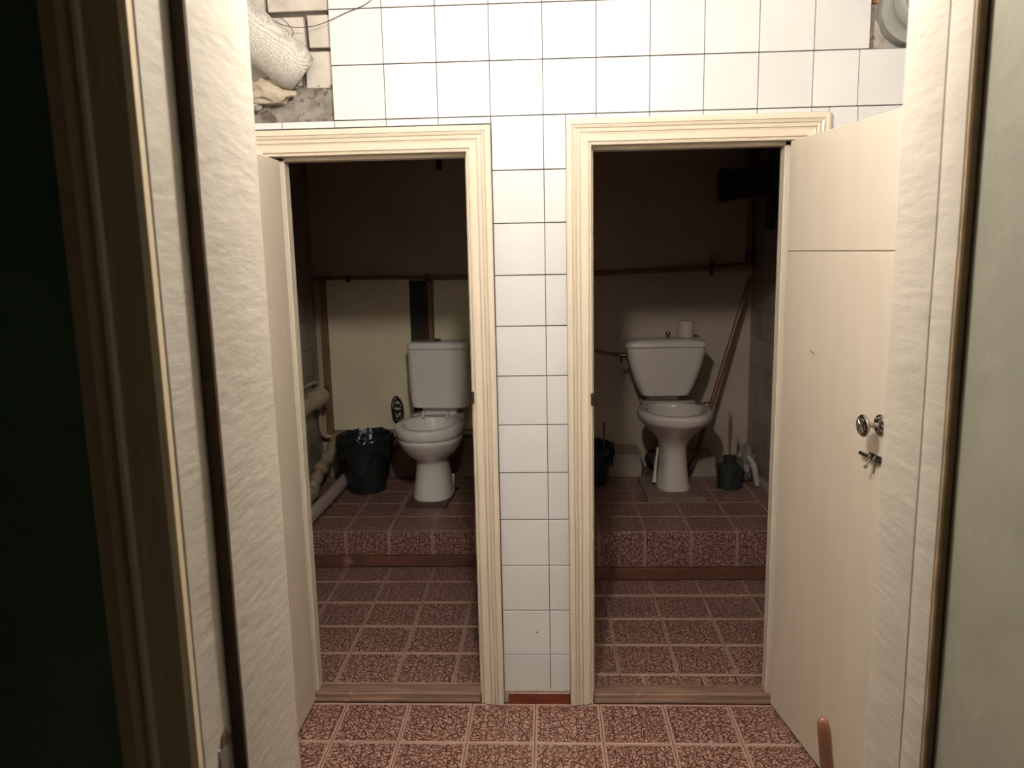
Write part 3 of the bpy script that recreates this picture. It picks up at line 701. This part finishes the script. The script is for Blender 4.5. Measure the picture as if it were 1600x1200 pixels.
thing1(MB().lathe([(.012, 0), (.016, .02), (.016, .05), (.022, .06), (.022, .075)], (-.60, 4.60, 2.04), 14).tube([(-.60, 4.60, 2.11), (-.60, 4.60, 2.699)], .003, 6), 'lamp_holder', DUCT, 'dark empty lamp holder hanging inside the left stall top', 'lamp', smooth=True)

# waste bin with bag, left stall
def bin_(loc, r0, r1, h, label, bag=True):
    t = empty('waste_bin', loc, label, 'bin', )
    wob = lambda a, z: 1+.012*(1 if math.sin(a*24) > 0 else -1)
    MB().lathe([(r0*.9, .001), (r0, .004), (r0+(r1-r0)*.3, h*.3), (r0+(r1-r0)*.6, h*.6), (r1*.97, h*.94), (r1*.94, h*.94), (r0*.93, .012), (.01, .010)], (0, 0, 0), 96, wob=wob).build('body', BLACKPL, t, smooth=True, ang=50, local=True)
    MB().tube([(r1*math.cos(k*PI/24), r1*math.sin(k*PI/24), h*.975) for k in range(48)], .008, 8, closed=True).build('rim', BLACKPL, [c_ for c_ in bpy.data.objects if c_.parent == t][0], smooth=True, local=True)
    if bag:
        b = MB(); n = 72; rings = []
        prof = [(r1*.60, h*.45), (r1*.82, h*.70), (r1*.93, h*.93), (r1*1.0, h*1.03), (r1*1.09, h*1.02), (r1*1.12, h*.94), (r1*1.10, h*.84), (r1*1.07, h*.74), (r1*1.03, h*.66)]
        for j, (r, z) in enumerate(prof):
            ring = []
            for k in range(n):
                a = 2*PI*k/n
                cr = 1+.028*math.sin(a*17+j*1.3)+.035*noise.noise(Vector((math.cos(a)*4, math.sin(a)*4, z*14)))+(.03*math.sin(a*31+j*2) if j > 5 else 0)
                zz = z+.016*noise.noise(Vector((math.cos(a)*3, math.sin(a)*3, j)))
                if j >= 7: zz += -.10*max(0, math.cos(a+1.75))**4*(j-6)*h + .02*math.sin(a*5)*(j-6)
                ring.append(Vector((r*cr*math.cos(a), r*cr*math.sin(a), zz)))
            rings.append(ring)
        b.loft(rings, True, False); b.build('bag', BAG, t, smooth=True, ang=70, local=True)
    return t
bin_((-1.085, 4.52, .1875), .108, .150, .335, 'black waste bin lined with shiny black bag beside the left toilet')
bin_((.235, 4.46, .2405), .100, .130, .225, 'black bin half hidden behind the jamb in the right stall')
thing1(MB().tube([(.318, 4.50, .36), (.322, 4.52, .50), (.323, 4.525, .585)], [.004, .006, .0085], 10), 'hand_brush', BROWNST, 'short brown brush with handle standing in the half hidden bin', 'brush', smooth=True)

# ---------------------------------------------------------------- right stall furnishing
LEDGEM = mat('painted_ledge', (.34, .28, .23), .8, var=.25, vscale=9, bump=.004, bscale=25)
lg = tag(slab('ledge', .10, .548, 4.565, 4.818, .2402, .378, LEDGEM, 'low concrete ledge left of the right toilet'), cat='ledge')
lg2 = tag(slab('ledge', .735, .985, 4.560, 4.818, .2402, .350, LEDGEM, 'low concrete ledge at the back right of the right toilet'), cat='ledge')
lg['kind'] = 'structure'; lg2['kind'] = 'structure'
dr = thing1(MB().tube(catmull([(.655, 4.56, .34), (.645, 4.62, .33), (.645, 4.72, .30), (.645, 4.815, .29)]), .050, 18), 'soil_pipe', DUCT, 'dark soil pipe behind the foot of the right toilet', 'pipe', smooth=True)
rp = empty('water_pipe', (-.018, 4.78, 1.44), 'brown water pipe running level across the back of the right stall', 'pipe')
MB().tube([(-.018, 4.785, 1.428), (1.215, 4.785, 1.462)], .015, 12).build('pipe', TIMBER, rp, smooth=True)
MB().tube([(.955, 4.785, 1.455), (1.215, 4.785, 1.463)], .021, 12).build('sleeve', TIMBER, rp, smooth=True)
MB().tube([(.975, 4.765, 1.41), (.975, 4.762, 1.47), (.985, 4.76, 1.50)], .010, 10).build('valve', DARKMETAL, rp, smooth=True)
MB().tube([(.985+.022*math.cos(a*PI/8), 4.752, 1.515+.022*math.sin(a*PI/8)) for a in range(16)], .004, 7, closed=True).build('valve_wheel', BRASS, [c_ for c_ in bpy.data.objects if c_.parent == rp and c_.name.startswith('valve')][0], smooth=True)
cp = empty('riser_pipe', (1.19, 4.75, 1.47), 'dark vertical riser pipe in the far corner of the right stall', 'pipe')
MB().tube([(1.190, 4.750, 1.47), (1.190, 4.750, 2.699)], .018, 12).build('pipe', TIMBER, cp, smooth=True)
MB().tube([(1.190, 4.750, 1.50), (1.190, 4.750, 1.56)], .024, 12).build('coupling', DARKMETAL, cp, smooth=True)
dc = empty('vent_duct', (1.0, 4.55, 1.93), 'fat black duct end under the ceiling of the right stall', 'duct')
MB().tube([(.985, 4.60, 1.915), (1.215, 4.60, 1.935)], .085, 24).build('pipe', DUCT, dc, smooth=True, ang=40)
MB().tube([(.978, 4.60, 1.915), (1.01, 4.60, 1.917)], .092, 24).build('collar', DUCT, dc, smooth=True, ang=40)
thing1(MB().box(1.165, 1.205, 4.30, 4.345, 1.66, 2.68, .003), 'cable_box', DUCT, 'dark vertical box strip on the right stall side wall', 'box')
hs = empty('supply_hose', (.40, 4.46, 1.0), 'brass inlet hose joining the tapered cistern from the left', 'hose')
MB().tube(catmull([(-.018, 4.60, 1.045), (.12, 4.56, 1.035), (.26, 4.52, 1.010), (.36, 4.49, .990), (.425, 4.465, .985)]), .0085, 10).build('hose', BRASS, hs, smooth=True)
MB().tube([(.405, 4.470, .985), (.445, 4.462, .985)], .014, 10).build('nut', CHROME, hs, smooth=True)
MB().tube([(.418, 4.468, .975), (.418, 4.468, .945)], .007, 8).build('lever', BRASS, hs)
# paper roll on the cistern lid
rl = empty('paper_roll', (.775, 4.462, 1.0815), 'grey toilet paper roll standing on the tapered cistern lid', 'paper roll')
rl.rotation_euler = (0, .05, 0)
MB().lathe([(.020, 0), (.045, 0), (.0455, .003), (.0455, .090), (.044, .093), (.020, .093), (.020, 0)], (0, 0, 0), 32, cap0=False, cap1=False).build('paper', PAPER, rl, smooth=True, ang=40, local=True)
MB().lathe([(.018, .001), (.0198, .001), (.0198, .095), (.018, .095), (.018, .001)], (0, 0, 0), 20, cap0=False, cap1=False).build('core', CARD, rl, smooth=True, ang=40, local=True)
# leaning mop stick
st = empty('mop', (.80, 4.53, .24), 'long brown mop stick leaning in the corner behind the right toilet', 'mop')
MB().tube([(.842, 4.540, .31), (1.185, 4.70, 1.40)], .0135, 12).build('stick', BROWNST, st, smooth=True)
MB().tube([(.80, 4.535, .2425+.02), (.842, 4.545, .32)], [.030, .018], 12).build('head', mat('dark_rag', (.05, .035, .03), .95, bump=.006, bscale=40), st, smooth=True)
# can with toilet brush
cn = empty('brush_can', (1.012, 4.345, .2403), 'dark glossy can holding a toilet brush in the right stall corner', 'can')
MB().lathe([(.060, .001), (.068, .004), (.069, .012), (.067, .016), (.067, .118), (.069, .122), (.060, .135), (.046, .145), (.038, .150), (.038, .172), (.041, .175), (.041, .180), (.035, .180), (.035, .15), (.02, .14)], (0, 0, 0), 40).build('can', CAN, cn, smooth=True, ang=45, local=True)
MB().tube([(.067*math.cos(a*PI/10), -.02, .11+.085*math.sin(a*PI/10)) for a in range(11)], .002, 6).build('bail', DARKMETAL, cn, smooth=True, local=True)
br = empty('toilet_brush', (1.010, 4.345, .41), 'brown handled toilet brush with a hook, standing in the dark can', 'brush')
MB().tube([(0, 0, 0), (0, 0, .10), (.001, 0, .13), (.001, 0, .225), (.001, 0, .238)], [.005, .006, .010, .0095, .005], 12).build('handle', BROWNST, br, smooth=True, local=True)
MB().tube([(.001+.010*math.cos(a), 0, .250+.011*math.sin(a)) for a in [(-90-x*30)*PI/180 for x in range(9)]], .0022, 7).build('hook', BRASS, [c_ for c_ in bpy.data.objects if c_.parent == br][0], smooth=True, local=True)
b = MB().lathe([(.006, 0), (.028, .005), (.033, -.01), (.030, -.04), (.010, -.06)], (0, 0, .0), 24, wob=lambda a, z: 1+.15*math.sin(a*9))
b.build('bristles', BLACKPL, br, local=True)
# crumpled bag
def blob(c, r, seed, n=28, m=18, amp=.3):
    b = MB(); rings = []
    for j in range(1, m):
        th = PI*j/m; ring = []
        for k in range(n):
            a = 2*PI*k/n; d = Vector((math.sin(th)*math.cos(a), math.sin(th)*math.sin(a), math.cos(th)))
            q = 1+amp*noise.noise(d*2.2+Vector((seed, 0, 0)))+amp*.6*abs(noise.noise(d*6+Vector((0, seed, 0))))
            ring.append(Vector((c[0]+d.x*r[0]*q, c[1]+d.y*r[1]*q, max(c[2]+d.z*r[2]*q, c[2]-r[2]*.85))))
        rings.append(ring)
    return b.loft(rings)
thing1(blob((1.135, 4.48, .335), (.055, .07, .10), 3.3, amp=.45), 'crumpled_bag', FILM, 'crumpled cloudy plastic bag between the brush can and the wall', 'bag', smooth=True, ang=30)
thing1(MB().tube(catmull([(1.125, 4.40, .405), (1.155, 4.38, .36), (1.175, 4.36, .245)]), [.012]*6+[.016]*6+[.014], 8), 'crumpled_sheet', mat('pale_plastic_sheet', (.42, .40, .37), .4, bump=.003), 'pale twisted plastic sheet leaning by the crumpled bag', 'sheet', smooth=True)
bb = MB().box(1.180, 1.221, 3.66, 4.80, .2402, .275, .004).build('baseboard_right', mat('grey_mortar_fillet', (.30, .25, .22), .8, var=.3, vscale=10)); tag(bb, 'pale mortar fillet along the right stall side wall', 'baseboard', kind='structure')

# ---------------------------------------------------------------- upper left: wrapped pipe and wires
up = empty('insulated_pipe', (-1.3, 2.3, 2.56), 'fat white cloth wrapped pipe entering the wall hole at upper left', 'pipe')
def mixv(a, c, t): return Vector(a).lerp(Vector(c), t)
A, B = (-1.27, 2.27, 2.575), (-.757, 2.575, 2.140)
Rr = []; Pp = []
for k in range(31):
    t = k/30; Pp.append(mixv(A, B, t)); Rr.append(.074*(1+.03*math.sin(k*.9)+.02*math.sin(k*2.3)))
Rr[-1] = .060; Rr[-2] = .070
MB().tube(Pp, Rr, 28, jit=.012).build('wrap', CLOTH, up, smooth=True, ang=180)
thing1(blob((-.860, 2.575, 2.088), (.060, .030, .040), 1.7, amp=.5), 'foam_lump', mat('old_foam', (.42, .36, .28), .95, bump=.006, bscale=50, var=.2), 'ragged tan foam lump under the cloth wrapped pipe', 'foam', smooth=True, ang=60)
thing1(blob((-.935, 2.575, 2.06), (.030, .022, .028), 5.1, amp=.6), 'mortar_lump', CONC, 'small rough mortar lump left of the foam lump', 'mortar', smooth=True, ang=60)
def Wc(px, py, Y):      # point seen at a photograph pixel, used once to lay out the two wires in front of the wall
    d = fw+r2*((px-800)/F)+u2*((600-py)/F); return Vector((0, 0, CAMZ))+d*(Y/d.y)
thing1(MB().tube(catmull([Wc(*p) for p in ((427, 32, 2.50), (445, 40, 2.53), (470, 43, 2.55), (500, 38, 2.56), (540, 20, 2.57), (575, 4, 2.57), (600, -25, 2.565))], 8), .0013, 6), 'wire', DARKPOLY, 'thin dark wire drooping across the top left wall tiles', 'wire', smooth=True)
thing1(MB().tube(catmull([Wc(*p) for p in ((427, 24, 2.50), (440, 29, 2.54), (452, 40, 2.56), (458, 50, 2.565), (456, 58, 2.57))], 8), .0011, 6), 'wire', DARKPOLY, 'short curled wire end hanging over the whitewashed bricks', 'wire', smooth=True)
# upper right: grey pipe elbow in the wall hole
ge = empty('grey_pipe', (1.115, 2.60, 2.27), 'grey plastic drain elbow in the wall hole at upper right', 'pipe')
c0 = Vector((1.118, 2.62, 2.275))
MB().tube([c0+Vector((0, .02, -.003)), c0+Vector((0, -.05, .0)), c0+Vector((0, -.058, 0))], [.104, .104, .098], 36).build('socket', GREYPIPE, ge, smooth=True, ang=40)
MB().tube([c0+Vector((.012, -.055, .012)), c0+Vector((.016, -.085, .016)), c0+Vector((.017, -.090, .017))], [.088, .088, .080], 36).build('ring', GREYPIPE, ge, smooth=True, ang=40)
MB().tube(catmull([c0+Vector((.02, -.06, .02)), c0+Vector((.03, -.15, .03)), c0+Vector((.06, -.20, .08)), c0+Vector((.10, -.21, .20)), c0+Vector((.10, -.21, .42))], 5), .072, 30).build('pipe', GREYPIPE, ge, smooth=True, ang=60)

# ---------------------------------------------------------------- foreground stick, bottom right
fs = empty('broom', (.60, 1.42, 0), 'brown round ended broom stick standing before the open right door', 'broom')
MB().tube([(.628, 1.53, .05), (.555, 1.50, .600), (.5505, 1.4985, .626), (.549, 1.498, .634)], [.0135, .0135, .0110, .004], 16).build('stick', BROWNST, fs, smooth=True, ang=80)
b = MB().box(.52, .735, 1.505, 1.555, .001, .06, .008, 2)
b.build('head', mat('broom_head', (.22, .12, .05), .8, bump=.004, bscale=60, bstretch=(6, 6, .4)), fs)
